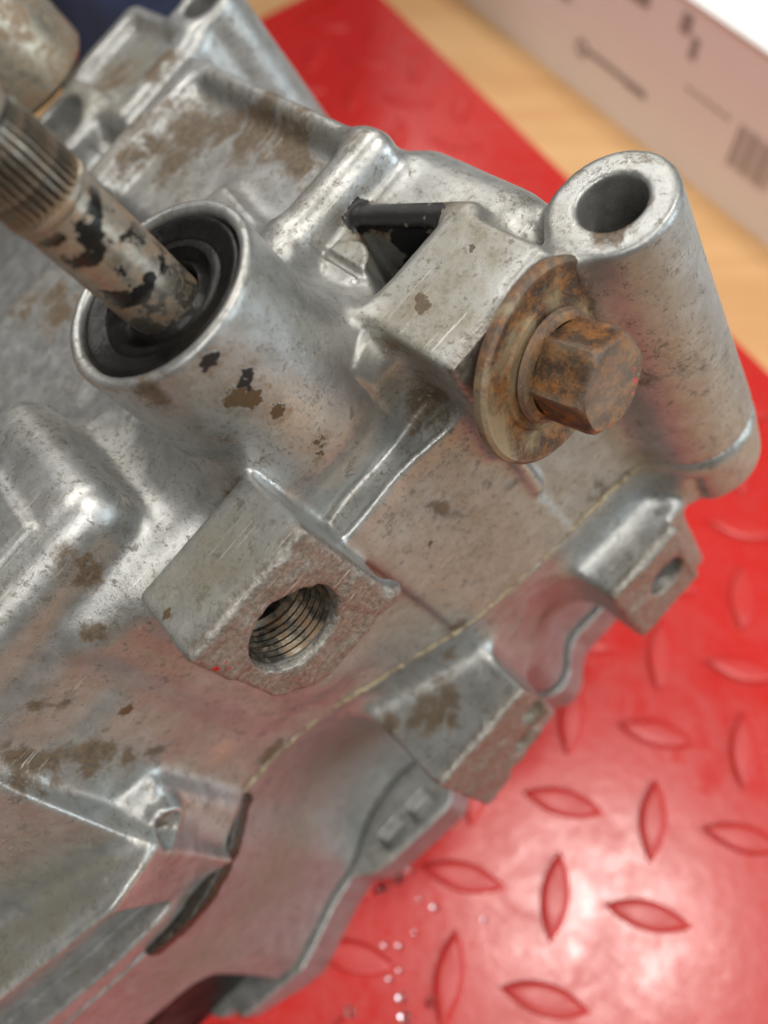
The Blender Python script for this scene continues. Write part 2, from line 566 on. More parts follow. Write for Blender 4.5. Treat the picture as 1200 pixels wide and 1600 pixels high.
for p_, q_, w_ in WORN_AND_LIT_EDGES:
    p_, q_ = np.array(p_, float), np.array(q_, float)
    L_ = max(2, int(np.linalg.norm(q_ - p_) / (w_ * .9)))
    for k_ in range(L_ + 1):
        GRIME_AND_LIGHT['bright'].append((*(p_ + (q_ - p_) * k_ / L_), w_))

CHIP_SHADE_BLACK = [(22.4, -13.6, 34.7, 1.25), (21.4, -13.7, 34.8, .9), (24.4, -13.1, 28.9, 1.0), (23.1, -13.1, 28.2, 1.2), (22.9, -13.0, 26.6, .8), (9.8, -38.8, 36.2, 1.2), (34.5, -15.6, 28.1, .5), (55, -25.5, -7, 9.0), (58, -30, -5, 7.5), (52, -24, -8, 8.5), (57.6, -39.4, 10.5, 2.9), (59.3, -35.6, 10.6, 2.8), (60.9, -31.8, 10.8, 2.8), (62.4, -28, 11, 2.8), (63.6, -24.6, 11, 2.6), (60, -30, 5, 5)]  # chips first, then shade painted in the recess and a blackened arm
CHIP_BROWN = [(20.6, -13.5, 27.2, 1.7), (22.0, -13.1, 25.2, 1.7), (23.2, -12.6, 20.2, 1.35), (24.0, -11.7, 9.2, 1.35), (22.8, -11.7, 8.2, 1.0), (24.8, -11.7, 10.2, .9), (49.3, -12.4, 12.6, 1.3),
              (50.4, -14.0, 12.7, .9), (16.0, -12.5, -17.0, 1.2), (-9.5, -9.0, 14.2, .9), (24, -8.5, -26, .8), (33, -7, -24, .9), (-34, -23.5, -10, 1.3), (-28, -24, 12, 1.4), (61, -13, 12.7, .8)]
CRACK = []
for ln in ([(29.1, -13.1, 21.6), (29.6, -13.2, 19.5), (30.5, -13.3, 17.5), (31.7, -13.7, 15.3), (33.2, -14.2, 13.2), (34.8, -14.6, 11.1), (36.5, -14.6, 9.9)],
           [(14.5, -16, 18), (13.2, -15.5, 15.5), (11.6, -15.8, 13.6)]):
    for p_, q_ in zip(ln, ln[1:]):
        for k_ in range(4):
            CRACK.append((*(np.array(p_) + (np.array(q_) - np.array(p_)) * k_ / 4), .34 - .06 * (k_ % 2)))
FLECK_RED = [(-10.6, -.1, 8.6, .55), (-9.3, -.2, 8.0, .4), (-9.8, 0, 6.2, .35)]
FLECK_BOLT = [(-3.6, 4.2, 12.2, .55), (-2.2, 5.6, 12.2, .4), (4.2, 5.0, 12.2, .4), (-4.4, 2.6, 12.2, .3)]


def spots(g, vec, lst, conv):
    """0..1 mask of irregular spots, lst = (t, n, s, radius) in mm; vec already in mm"""
    d = None
    for t, n, s_, r in lst:
        c = conv((t, n, s_))
        x = g.n('ShaderNodeVectorMath', operation='DISTANCE')
        g.l(vec, x.inputs[0]); x.inputs[1].default_value = c
        q = g.math('SUBTRACT', x.outputs['Value'], r)
        d = q if d is None else g.math('MINIMUM', d, q)
    return g.ramp(g.math('MULTIPLY_ADD' if False else 'ADD', g.math('MULTIPLY', d, -2.0), .5, True), [(.3, 0.0), (.7, 1.0)])


def obj_mm(g):
    tc = g.n('ShaderNodeTexCoord')
    x = g.n('ShaderNodeVectorMath', operation='SCALE'); x.inputs['Scale'].default_value = 1000.0
    g.l(tc.outputs['Object'], x.inputs[0])
    return x.outputs[0]


def warp(g, vec, scale, amp):
    nz = g.n('ShaderNodeTexNoise'); nz.inputs['Scale'].default_value = scale; nz.inputs['Detail'].default_value = 3
    g.l(vec, nz.inputs['Vector'])
    a = g.n('ShaderNodeVectorMath', operation='SUBTRACT'); g.l(nz.outputs['Color'], a.inputs[0]); a.inputs[1].default_value = (.5, .5, .5)
    b = g.n('ShaderNodeVectorMath', operation='SCALE'); g.l(a.outputs[0], b.inputs[0]); b.inputs['Scale'].default_value = amp
    c = g.n('ShaderNodeVectorMath', operation='ADD'); g.l(vec, c.inputs[0]); g.l(b.outputs[0], c.inputs[1])
    return c.outputs[0]


def gear_conv(p):
    return ((p[1] - BASE[1]), (p[0] - BASE[0]), (p[2] - BASE[2]))


def aluminium():
    m, nt, b = new_mat("cast_aluminium"); g = G(nt)
    P = obj_mm(g)
    at = g.n('ShaderNodeVertexColor', layer_name='wear_light')
    sep = g.n('ShaderNodeSeparateColor'); g.l(at.outputs['Color'], sep.inputs[0])
    aR, aG, aB = sep.outputs
    n_big = g.noise(P, .07, 6, .64, .2)
    n_mid = g.noise(P, .26, 7, .66, .15)
    n_sml = g.noise(P, 1.1, 5, .65)
    n_fine = g.noise(P, 5.5, 3, .6)
    col = g.mix(g.ramp(n_mid, [(.32, 0.0), (.68, 1.0)]), (.30, .308, .302), (.43, .438, .43))
    col = g.mix(g.math('MULTIPLY', g.ramp(n_big, [(.45, 0.0), (.72, 1.0)]), .3), col, (.30, .265, .20))
    # yellowish oil film
    yel = g.math('MULTIPLY', aB, g.ramp(n_mid, [(.25, .35), (.6, 1.0)]))
    col = g.mix(g.math('MULTIPLY', yel, .85), col, g.mix(n_sml, (.10, .087, .048), (.22, .19, .118)))
    # bare polished metal, and highlights painted as paler metal
    bare = g.math('MULTIPLY', aG, g.ramp(n_sml, [(.3, .3), (.62, 1.0)]))
    ge = g.n('ShaderNodeNewGeometry')
    edge = g.math('MULTIPLY', g.ramp(ge.outputs['Pointiness'], [(.535, 0.0), (.60, 1.0)]), g.ramp(n_sml, [(.35, .15), (.6, 1.0)]))
    bare = g.math('MAXIMUM', g.math('MULTIPLY', bare, .85), edge)
    col = g.mix(bare, col, (.60, .60, .585))
    rf = at.outputs['Alpha']
    rcol = g.mix(g.ramp(n_sml, [(.3, 0.0), (.66, 1.0)]), (.10, .08, .06), (.36, .33, .29))
    col = g.mix(g.math('MULTIPLY', rf, g.math('SUBTRACT', .8, g.math('MULTIPLY', edge, .8))), col, rcol)
    # grime, and the brown shade painted in tube bore and recess
    gr = g.math('ADD', g.math('MULTIPLY', aR, .40), g.math('ADD', g.math('MULTIPLY', g.noise(warp(g, P, .15, 9), .22, 8, .72, 1.2), .7), g.math('MULTIPLY', n_sml, .3)))
    gm = g.ramp(gr, [(.61, 0.0), (.80, 1.0)])
    gcol = g.mix(g.ramp(n_sml, [(.35, 0.0), (.65, 1.0)]), (.04, .026, .014), (.155, .10, .05))
    gm = g.math('MULTIPLY', gm, .92)
    col = g.mix(gm, col, gcol)
    # small dark pits and specks
    pit = g.ramp(g.noise(P, .9, 8, .8, .1), [(.545, 0.0), (.575, 1.0)])
    pit2 = g.ramp(g.noise(P, .32, 9, .82, .2), [(.565, 0.0), (.59, 1.0)])
    pits = g.math('MULTIPLY', g.math('MAXIMUM', g.math('MULTIPLY', pit, g.ramp(n_big, [(.4, .25), (.62, 1.0)])), pit2), .78)
    col = g.mix(pits, col, (.10, .085, .06))
    # long handling scratches, lighter than the skin
    mp = g.n('ShaderNodeMapping'); mp.inputs['Rotation'].default_value = (.35, .2, .5); mp.inputs['Scale'].default_value = (1.6, .05, 1.6)
    g.l(P, mp.inputs[0])
    scr = g.ramp(g.noise(mp.outputs[0], 1.3, 4, .6), [(.62, 0.0), (.65, 1.0)])
    scr = g.math('MULTIPLY', scr, g.ramp(n_big, [(.45, 0.0), (.6, 1.0)]))
    col = g.mix(g.math('MULTIPLY', scr, .6), col, (.62, .6, .56))
    # flaked spots, plus shade painted black in the recess behind the bolt lug
    W = warp(g, P, .9, 2.6)
    sb = spots(g, W, CHIP_SHADE_BLACK, gear_conv)
    sr = spots(g, W, CHIP_BROWN, gear_conv)
    sf = spots(g, warp(g, P, 1.6, 1.2), FLECK_RED, gear_conv)
    halo = g.math('MULTIPLY', spots(g, warp(g, P, .5, 4.5), [(t, n, q, r * 1.9) for t, n, q, r in CHIP_BROWN[:9] + CHIP_SHADE_BLACK[:4]], gear_conv), g.ramp(n_sml, [(.4, 0.0), (.65, .6)]))
    col = g.mix(halo, col, (.22, .16, .09))
    crk = g.math('MULTIPLY', spots(g, warp(g, P, 1.2, 1.2), CRACK, gear_conv), g.ramp(n_sml, [(.35, .2), (.55, .9)]))
    col = g.mix(crk, col, (.05, .042, .035))
    col = g.mix(sr, col, g.mix(n_fine, (.018, .012, .008), (.15, .095, .045)))
    col = g.mix(sb, col, (.012, .012, .013))
    col = g.mix(sf, col, (.55, .015, .02))
    g.l(col, b.inputs['Base Color'])
    dirt = g.math('MAXIMUM', g.math('MAXIMUM', gm, pits), g.math('MAXIMUM', sb, sr))
    met = g.math('SUBTRACT', g.math('SUBTRACT', g.mixf(bare, .74, .94), g.math('MULTIPLY', yel, .45)), g.math('MULTIPLY', dirt, .6), True)
    g.l(met, b.inputs['Metallic'])
    ro = g.mixf(g.ramp(n_mid, [(.3, 0.0), (.7, 1.0)]), .30, .46)
    ro = g.mixf(bare, ro, .31)
    ro = g.mixf(g.math('MULTIPLY', gm, .8), ro, .6)
    ro = g.mixf(sb, ro, .42)
    g.l(ro, b.inputs['Roughness'])
    nb = g.bump(g.math('MULTIPLY', n_sml, g.mixf(rf, .35, 1.8)), .5, .0003)
    nb = g.bump(g.math('MULTIPLY', n_fine, g.mixf(rf, .9, 2.0)), .35, .00014, nb)
    nb = g.bump(g.math('MAXIMUM', g.math('MULTIPLY', pits, -.6), g.math('MAXIMUM', sb, sr)), .5, .0002, nb)
    g.l(nb, b.inputs['Normal'])
    return m


def plain(name, col, rough=.5, metal=0.0):
    m, nt, b = new_mat(name)
    b.inputs['Base Color'].default_value = (*col, 1)
    b.inputs['Roughness'].default_value = rough
    b.inputs['Metallic'].default_value = metal
    return m


def red_plastic(name, r0, r1, spec=.5):
    m, nt, b = new_mat(name); g = G(nt)
    P = obj_mm(g)
    n1 = g.noise(P, .055, 5, .65, 1.2); n2 = g.noise(P, .35, 4, .6, .5)
    f = g.math('ADD', g.math('MULTIPLY', n1, .7), g.math('MULTIPLY', n2, .3))
    g.l(g.mix(g.ramp(f, [(.4, 0.0), (.65, 1.0)]), (.52, .020, .017), (.48, .026, .022)), b.inputs['Base Color'])
    g.l(g.mixf(g.ramp(f, [(.36, 0.0), (.62, 1.0)]), r0, r1), b.inputs['Roughness'])
    b.inputs['Specular IOR Level'].default_value = spec
    g.l(g.bump(g.noise(P, .22, 3, .5), .10, .0006, g.bump(g.noise(P, 1.6, 3), .05, .0002)), b.inputs['Normal'])
    return m


def worn_steel(name="worn_steel", black=1.0, c0=(.24, .21, .165), c1=(.44, .40, .34)):
    m, nt, b = new_mat(name); g = G(nt)
    P = obj_mm(g)
    n1 = g.noise(P, .16, 5, .65, .8); n2 = g.noise(P, .6, 5, .65, .5); n3 = g.noise(P, 3.0, 4, .6)
    col = g.mix(g.ramp(n2, [(.3, 0.0), (.7, 1.0)]), c0, c1)
    rust = g.ramp(g.math('ADD', g.math('MULTIPLY', n1, .6), g.math('MULTIPLY', n2, .4)), [(.47 if name != 'tan_steel' else .44, 0.0), (.57 if name != 'tan_steel' else .53, 1.0)])
    col = g.mix(g.math('MULTIPLY', rust, .8), col, g.mix(n3, (.09, .045, .018), (.30, .18, .085)))
    # black paint left in ragged islands
    x = g.n('ShaderNodeSeparateXYZ'); g.l(P, x.inputs[0])
    zone = g.math('MULTIPLY', g.ramp(g.math('MULTIPLY', g.math('ADD', x.outputs[2], 12), 1 / 40), [(.22, 0.0), (.34, 1.0), (.66, 1.0), (.74, 0.0)]), g.ramp(g.math('ADD', g.math('MULTIPLY', x.outputs[0], .06), .5), [(.5, 0.0), (.75, 1.0)]))
    blk = g.ramp(g.math('ADD', g.math('MULTIPLY', g.noise(P, .22, 6, .6, .25), .8), g.math('MULTIPLY', zone, .19)), [(.585, 0.0), (.60, 1.0)])
    blk = g.math('MULTIPLY', blk, g.math('MULTIPLY', zone, black))
    col = g.mix(blk, col, (.012, .011, .01))
    g.l(col, b.inputs['Base Color'])
    g.l(g.math('SUBTRACT', .85, g.math('MULTIPLY', g.math('MAXIMUM', rust, blk), .65), True), b.inputs['Metallic'])
    g.l(g.mixf(blk, g.mixf(rust, .34, .55), .22), b.inputs['Roughness'])
    g.l(g.bump(blk, .5, .0002, g.bump(n2, .35, .0003, g.bump(n3, .25, .0001))), b.inputs['Normal'])
    return m


def rusty(name, pale):
    m, nt, b = new_mat(name); g = G(nt)
    P = obj_mm(g)
    n1 = g.noise(P, .11, 5, .65, .4); n2 = g.noise(P, .30, 8, .72, .15); n3 = g.noise(P, 2.2, 5, .7)
    dark = g.mix(g.ramp(n3, [(.35, 0.0), (.7, 1.0)]), (.035, .021, .015), (.11, .062, .036))
    org = g.mix(g.ramp(n3, [(.3, 0.0), (.7, 1.0)]), (.19, .075, .02), (.38, .155, .036))
    col = g.mix(g.ramp(n2, [(.45, 0.0), (.64, 1.0)]), dark, org)
    col = g.mix(g.math('MULTIPLY', g.ramp(n1, [(.45, 0.0), (.6, 1.0)]), pale), col, g.mix(n3, (.22, .17, .095), (.36, .29, .175)))
    col = g.mix(g.ramp(g.noise(P, 1.4, 4, .7), [(.66, 0.0), (.72, 1.0)]), col, (.35, .32, .28))
    if name == "rusty_bolt":
        fl = spots(g, warp(g, P, 1.2, 1.6), FLECK_BOLT, lambda p: p)
        col = g.mix(fl, col, (.5, .02, .035))
    ge = g.n('ShaderNodeNewGeometry')
    col = g.mix(g.math('MULTIPLY', g.ramp(ge.outputs['Pointiness'], [(.53, 0.0), (.62, 1.0)]), .5), col, (.38, .33, .28))
    g.l(col, b.inputs['Base Color'])
    b.inputs['Metallic'].default_value = .35
    g.l(g.mixf(n2, .42, .68), b.inputs['Roughness'])
    g.l(g.bump(n2, .7, .0005, g.bump(n3, .6, .0002)), b.inputs['Normal'])
    return m


def wood():
    m, nt, b = new_mat("beech_wood"); g = G(nt)
    P = obj_mm(g)
    mp = g.n('ShaderNodeMapping'); mp.inputs['Rotation'].default_value = (0, 0, math.radians(-28)); mp.inputs['Scale'].default_value = (.12, 1, 1)
    g.l(P, mp.inputs[0])
    n1 = g.noise(mp.outputs[0], .03, 3, .5, .5); n2 = g.noise(mp.outputs[0], .5, 4, .6)
    col = g.mix(g.ramp(n1, [(.38, 0.0), (.62, 1.0)]), (.58, .33, .145), (.70, .44, .21))
    col = g.mix(g.math('MULTIPLY', n2, .35), col, (.5, .28, .12))
    g.l(col, b.inputs['Base Color']); b.inputs['Roughness'].default_value = .5
    return m


def mottled(name, c0, c1, scale, rough, bump=0.0):
    m, nt, b = new_mat(name); g = G(nt)
    P = obj_mm(g)
    n = g.noise(P, scale, 5, .65, .6)
    g.l(g.mix(g.ramp(n, [(.35, 0.0), (.65, 1.0)]), c0, c1), b.inputs['Base Color'])
    b.inputs['Roughness'].default_value = rough
    if bump: g.l(g.bump(n, .6, bump), b.inputs['Normal'])
    return m


def water():
    m, nt, b = new_mat("water"); 
    b.inputs['Base Color'].default_value = (1, 1, 1, 1)
    b.inputs['Transmission Weight'].default_value = 1.0
    b.inputs['Roughness'].default_value = 0.0
    b.inputs['IOR'].default_value = 1.33
    return m


M_ALU = aluminium()
M_RED = red_plastic("red_plastic", .17, .34, .42)
M_TREAD = red_plastic("red_plastic_tread", .30, .46, .5)
M_WOOD = wood()
M_CARD = mottled("cardboard", (.88, .82, .74), (.88, .79, .73), .02, .7)
M_WHITE = plain("white_paper", (.8, .8, .78), .6)
M_STEEL = worn_steel()
M_RUST = rusty("rusty_bolt", .25)
M_RUSTW = rusty("rusty_washer", .8)
M_RUBBER = mottled("black_rubber", (.004, .004, .004), (.011, .010, .009), .4, .34, .0003)
M_RUBBER.node_tree.nodes["Principled BSDF"].inputs["Specular IOR Level"].default_value = .22
M_GREASE_GAP = mottled("black_grease_gap", (.008, .007, .006), (.04, .03, .02), .8, .35, .0002)
M_DARKSTEEL = mottled("dark_steel", (.012, .0115, .010), (.04, .036, .03), .2, .42, .0004)
M_SPLINE = worn_steel("spline_steel", 0.0, (.09, .075, .055), (.30, .27, .22))
M_THREAD = worn_steel("bright_thread", 0.0, (.055, .048, .036), (.16, .145, .12))
M_STEEL_TAN = worn_steel("tan_steel", 0.0, (.34, .30, .23), (.52, .48, .40))
M_CRUST = mottled("gasket_crust", (.13, .085, .04), (.42, .36, .24), .5, .75, .0004)
M_NAVY = mottled("navy_cloth", (.008, .011, .02), (.018, .034, .09), .02, .85)
M_INK = plain("print_ink", (.36, .31, .27), .7)
M_WATER = water()
M_FLOOR = mottled("concrete", (.16, .15, .14), (.22, .21, .19), .004, .8)

# ------------------------------------------------------------------ setting
def slab(name, poly, z0, z1, mat, parent=None, bevel=0.0):
    bm = bmesh.new()
    vs = [bm.verts.new((x * MM, y * MM, z0 * MM)) for x, y in poly]
    f = bm.faces.new(vs)
    r = bmesh.ops.extrude_face_region(bm, geom=[f])
    bmesh.ops.translate(bm, verts=[v for v in r['geom'] if isinstance(v, bmesh.types.BMVert)], vec=(0, 0, (z1 - z0) * MM))
    if bevel:
        bmesh.ops.bevel(bm, geom=[e for e in bm.edges], offset=bevel * MM, segments=3, affect='EDGES')
    return bm_obj(name, bm, mat, parent, True, 40)


MAT_T = 4.0
table = slab("wooden_table", [(-420, -230), (700, -230), (700, 620), (-60, 620), (-420, 470)], -40, -MAT_T, M_WOOD, None, 2)
tag(table, "pale beech wooden table top under the red mat and cardboard box", "table")

floor = slab("floor", [(-3000, -3000), (3000, -3000), (3000, 3000), (-3000, 3000)], -800, -760, M_FLOOR)
tag(floor, kind="structure")

mat_root = empty("treadplate_mat", (0, 0, -MAT_T * MM))
tag(mat_root, "glossy red plastic mat with raised diamond tread pattern under the gearbox", "mat")
u = np.array([math.cos(math.radians(-59.3)), math.sin(math.radians(-59.3))])       # right edge
v = np.array([math.cos(math.radians(42)), math.sin(math.radians(42))])             # far edge
p_edge = np.array([1.7, 471.0]) * HS
q_edge = np.array([-66.7, 453.7]) * HS
A_ = np.array([u, -v]).T
kk = np.linalg.solve(A_, q_edge - p_edge)
corner = p_edge + u * kk[0]
LEN = np.linalg.solve(np.array([u, v]).T, np.array([118.0, -14.0]) - corner)[0]
poly = [corner, corner + u * LEN, corner + u * LEN - v * 420, corner - v * 420]
mat_top = slab("mat_sheet", poly, 0, MAT_T, M_RED, mat_root, 1.2)
# raised border strip along the far edge
nrm2 = np.array([v[1], -v[0]])
st = [corner - v * 2 + nrm2 * 6, corner - v * 2 + nrm2 * 16, corner - v * 418 + nrm2 * 16, corner - v * 418 + nrm2 * 6]
slab("border_rim", [tuple(p) for p in st], MAT_T - .5, MAT_T + 3.0, M_RED, mat_root, 1.0)


def tread_mesh(L=26.6, Wd=9.0, H=1.5):
    bm = bmesh.new()
    n = 14
    rows = []
    for sc, z in ((1.0, -.3), (.95, .35), (.88, .75), (.78, .95), (.45, 1.0)):
        ring = []
        for sgn in (1, -1):
            for k in range(n):
                a = -1 + 2 * k / n
                if sgn < 0: a = -a
                y = (1 - a * a) * Wd / 2 * sgn
                ring.append(bm.verts.new((a * L / 2 * (sc + (1 - sc) * .35) * MM, y * sc * MM, z * H * MM)))
        rows.append(ring)
    m = 2 * n
    for A, B in zip(rows, rows[1:]):
        for k in range(m):
            bm.faces.new((A[k], A[(k + 1) % m], B[(k + 1) % m], B[k]))
    bm.faces.new(rows[-1])
    bmesh.ops.recalc_face_normals(bm, faces=bm.faces[:])
    me = bpy.data.meshes.new("tread_bar"); bm.to_mesh(me); bm.free()
    for p in me.polygons: p.use_smooth = True
    me.materials.append(M_TREAD)
    return me


tread_me = tread_mesh()
pa = np.array([25.7, -5.1]) * HS; pb = np.array([5.1, 25.7]) * HS; p0 = np.array([74.1, 26.3]) * HS
cand = []
for i in range(-12, 14):
    for j in range(-6, 22):
        c = p0 + i * pa + j * pb
        rel = c - corner
        s_u = rel @ u; s_n = rel @ nrm2
        if s_u < 12 or s_n < 28: continue
        # distance from right edge
        e_n = np.array([u[1], -u[0]])
        if (c - p_edge) @ np.array([-u[1], u[0]]) > -14: continue
        if s_u > LEN - 10 or c[0] < -260: continue
        cand.append((np.hypot(c[0] - 60, c[1] - 60), i, j, c))
cand.sort(key=lambda x: x[0])
for _, i, j, c in cand[:260]:
    o = link(bpy.data.objects.new("tread_bar", tread_me), mat_root)
    ang = math.radians(-14) if (i + j) % 2 == 0 else math.radians(78)
    o.location = (c[0] * MM, c[1] * MM, MAT_T * MM)
    o.rotation_euler = (0, 0, ang + random.uniform(-.01, .01))

# cardboard box at the back
box_root = empty("cardboard_box", (0.1066 * HS, 0.3825 * HS, -MAT_T * MM))
tag(box_root, "pale printed cardboard box with a white top standing on the wooden table", "box")
e_b = np.array([math.cos(math.radians(-56.3)), math.sin(math.radians(-56.3))])
n_b = np.array([-e_b[1], e_b[0]])        # away from camera side
b0 = np.array([106.6, 382.5])


def on_box(a, z, off=0.0):
    p = e_b * a * HS - n_b * off
    return (p[0] * MM, p[1] * MM, (z * HS + MAT_T) * MM)


bm = bmesh.new()
Hb = 65.5 * HS
vs = []
for z in (-MAT_T, Hb):
    for a, d in ((-330, 0), (330, 0), (330, 260), (-330, 260)):
        p = e_b * a + n_b * d
        vs.append(bm.verts.new((p[0] * MM, p[1] * MM, (z + MAT_T) * MM)))
for k in range(4):
    bm.faces.new((vs[k], vs[(k + 1) % 4], vs[4 + (k + 1) % 4], vs[4 + k]))
bm.faces.new(vs[:4])
bm.faces.new(vs[4:])
bm_obj("carton", bm, M_CARD, box_root, False)
bm = bmesh.new()
vs = []
for z in (Hb + .3, Hb + 1.3):
    for a, d in ((-330, -1.0), (330, -1.0), (330, 261), (-330, 261)):
        p = e_b * a + n_b * d
        vs.append(bm.verts.new((p[0] * MM, p[1] * MM, (z + MAT_T) * MM)))
for k in range(4):
    bm.faces.new((vs[k], vs[(k + 1) % 4], vs[4 + (k + 1) % 4], vs[4 + k]))
bm.faces.new(vs[:4]); bm.faces.new(vs[4:])
bm_obj("top_sheet", bm, M_WHITE, box_root, False)

# dark clothing heap behind at the left
def cloth():
    nx, nz = 60, 30
    V = []; F = []
    for i in range(nx):
        for k in range(nz):
            x = -330 + 330 * i / (nx - 1)
            z = -4 + 260 * k / (nz - 1)
            y = 518 + .9 * (x + 66) + 9 * math.sin(x * .06 + z * .02) + 5 * math.sin(x * .13 - z * .03) + .1 * z
            V.append((x * MM, y * MM, z * MM))
    for i in range(nx - 1):
        for k in range(nz - 1):
            F.append((i * nz + k, (i + 1) * nz + k, (i + 1) * nz + k + 1, i * nz + k + 1))
    return mesh_np("navy_fabric", V, F, M_NAVY)


cl = cloth()
md = cl.modifiers.new("thick", 'SOLIDIFY'); md.thickness = .004
tag(cl, "dark navy cloth hanging in folds behind the gearbox", "cloth")

# ------------------------------------------------------------------ gearbox
gear = empty("gearbox", tuple(BASE_W * MM))
gear.rotation_euler = Matrix(ROT[:, [1, 0, 2]].tolist()).to_euler()
tag(gear, "worn grey cast aluminium gearbox with a splined shaft and rusty bolt on the red mat", "gearbox")


def finish(V, F, rough_faces=True):
    n = vnormals(V, F)
    amp = .09 * vnoise(V, 11.0, 1) + .03 * vnoise(V, 3.1, 2) + .02 * vnoise(V, 1.3, 6)
    # broken, rough cast faces on the lugs
    face = np.zeros(len(V))
    for lo, hi in (((-13, -1.2, -17.5), (15, 2, 15.5)), ((42, -1.2, -20), (67, 2, 13.8)), ((-14.5, 5, -96), (16, 9, -63)), ((39, 6, -99), (66, 10, -65))):
        q = np.maximum(np.array(lo) - V, V - np.array(hi)).max(1)
        face = np.maximum(face, np.clip(1 - q / 1.5, 0, 1))
    amp += face * (.34 * np.clip(3 * vnoise(V, 5.5, 3), -.5, .5) + .16 * vnoise(V, 1.5, 4) + .10 * vnoise(V, .9, 5) - .1)
    return V + n * amp[:, None], face


def paint_wear_light(o, V, face):
    """soft zones of grime / painted shade / polish / painted highlights / oil film"""
    c = np.zeros((len(V), 4), np.float32); c[:, 3] = face
    off = np.stack([1.5 * vnoise(V, 7.0, 20 + j) + .8 * vnoise(V, 2.6, 30 + j) for j in range(3)], 1)
    for ch, key in enumerate(('brown', 'bright', 'yellow')):
        for t, n, s_, r in GRIME_AND_LIGHT[key]:
            d2 = ((V + off * (min(r, 6) * (.55 if ch != 1 else .12)) - np.array([t, n, s_])) ** 2).sum(1)
            c[:, ch] = np.maximum(c[:, ch], np.exp(-d2 / (r * r) * .9))
    at = o.data.color_attributes.new('wear_light', 'FLOAT_COLOR', 'POINT')
    at.data.foreach_set('color', c.ravel())


def casting(name, base, prims, lo, hi, clip_lo, clip_hi, h, parent=gear, mat=M_ALU):
    def fn(P):
        d = field(P, base, prims)
        d = np.maximum(d, np.maximum(P[:, 2] - clip_hi, clip_lo - P[:, 2]))
        return np.maximum(d, .3 - zheight(P))
    V, F = surface_nets(fn, lo, hi, h)
    V, face = finish(V, F)
    o = mesh_np(name, obj_co(V), F[:, ::-1], mat, parent)
    paint_wear_light(o, V, face)
    return o


HV = .62
cover = casting("gear_cover", body_cover, COVER, (-118, -172, -56), (94, 14, 42), SEAM1 + .35, 60, HV)
case = casting("crank_case", body_case, CASE, (-124, -97, -124), (94, 14, -52), SEAM2 + .6, SEAM1 - .35, HV + .05)
lower = casting("lower_cover", body_lower, LOWER, (-124, -92, -140), (80, 4, -120), -136, SEAM2 - .6, HV + .1)


def gasket(name, s, th, off, base, prims, mat, h):
    def fn(P):
        Q = P.copy(); Q[:, 2] = s
        d = field(Q, base, prims) - off - .45 * vnoise(P, 2.2, 9) - .3 * vnoise(P, 6.0, 8)
        d = np.maximum(d, np.abs(P[:, 2] - s) - th / 2)
        if s == SEAM1: d = np.maximum(d, -44 - P[:, 0])
        return np.maximum(d, .3 - zheight(P))
    V, F = surface_nets(fn, (-124, -60, s - 2), (94, 14, s + 2), h)
    return mesh_np(name, obj_co(V), F[:, ::-1], mat, gear)


gasket("gasket", SEAM1, 1.3, .15, body_case, CASE, M_CRUST, .5)
def groove_fill(P):
    Q = P.copy(); Q[:, 2] = -54
    d = field(Q, body_case, []) - .7 + .4 * vnoise(P, 2.5, 9)
    d = np.maximum(np.maximum(d, P[:, 2] + 53.6), -57.4 - P[:, 2])
    d = np.maximum(d, np.abs(P[:, 0] + 61) - 18.5)
    return np.maximum(np.maximum(d, -(P[:, 1] + 40)), .3 - zheight(P))


V, F = surface_nets(groove_fill, (-82, -42, -59), (-40, 0, -52), .55)
mesh_np("gap_shade_fill", obj_co(V), F[:, ::-1], M_GREASE_GAP, gear)  # black fill in place of the shade inside the open joint
g2 = gasket("gasket", SEAM2, 1.5, -1.3, body_case, CASE, M_RUBBER, .6)


def place(o, t, n, s, axis='S', tilt=None):
    """put a lathed part (axis = its own Z) at a point of the gearbox"""
    o.location = obj_co([t, n, s])
    return o


def mmscale(bm):
    bmesh.ops.scale(bm, vec=(MM, MM, MM), verts=bm.verts[:])
    return bm


# output shaft
bm = bmesh.new()
R = lathe(bm, [(5.5, -12), (5.55, 0), (5.6, 15.2), (5.6, 16.0), (5.2, 16.1)], 72)
shaft = bm_obj("output_shaft", mmscale(bm), M_STEEL, gear, True, 40)
place(shaft, 24.2, -29.3, 40.2)
bm = bmesh.new()
R = lathe(bm, [(5.2, 16.0), (5.9, 16.3), (6.0, 16.7), (6.0, 17.2), (5.2, 17.8)], 72)
bm_obj("collar", mmscale(bm), M_STEEL, shaft, True, 40)
bm = bmesh.new()
lathe(bm, [(5.2, 17.5), (5.15, 18.2), (5.15, 26), (5.45, 28.6)], 72)
bm_obj("spline_root", mmscale(bm), M_GREASE_GAP, shaft, True, 40)
bm = bmesh.new()
R = lathe(bm, [(5.4, 28.2), (5.75, 29.6), (5.8, 60), (5.0, 61)], 72)
bm.faces.new(R[-1])
bm_obj("shaft_end", mmscale(bm), M_STEEL, shaft, True, 40)
NT = 34
bm = bmesh.new()
prof = [(-.30, 5.1), (-.16, 5.95), (.16, 5.95), (.30, 5.1)]
ends = []
for s_, sh in ((17.6, 0), (24.5, 0), (26.5, -.35), (28.5, -.8)):
    ring = []
    for w_, r_ in prof:
        ring.append(bm.verts.new(((r_ + (sh if r_ > 5.5 else 0)) * MM, w_ * MM * 1.25, s_ * MM)))
    ends.append(ring)
for A, B in zip(ends, ends[1:]):
    for k in range(3):
        bm.faces.new((A[k], A[k + 1], B[k + 1], B[k]))
bm.faces.new(ends[0])
bmesh.ops.recalc_face_normals(bm, faces=bm.faces[:])
tooth_me = bpy.data.meshes.new("spline_tooth"); bm.to_mesh(tooth_me); bm.free(); tooth_me.materials.append(M_SPLINE)
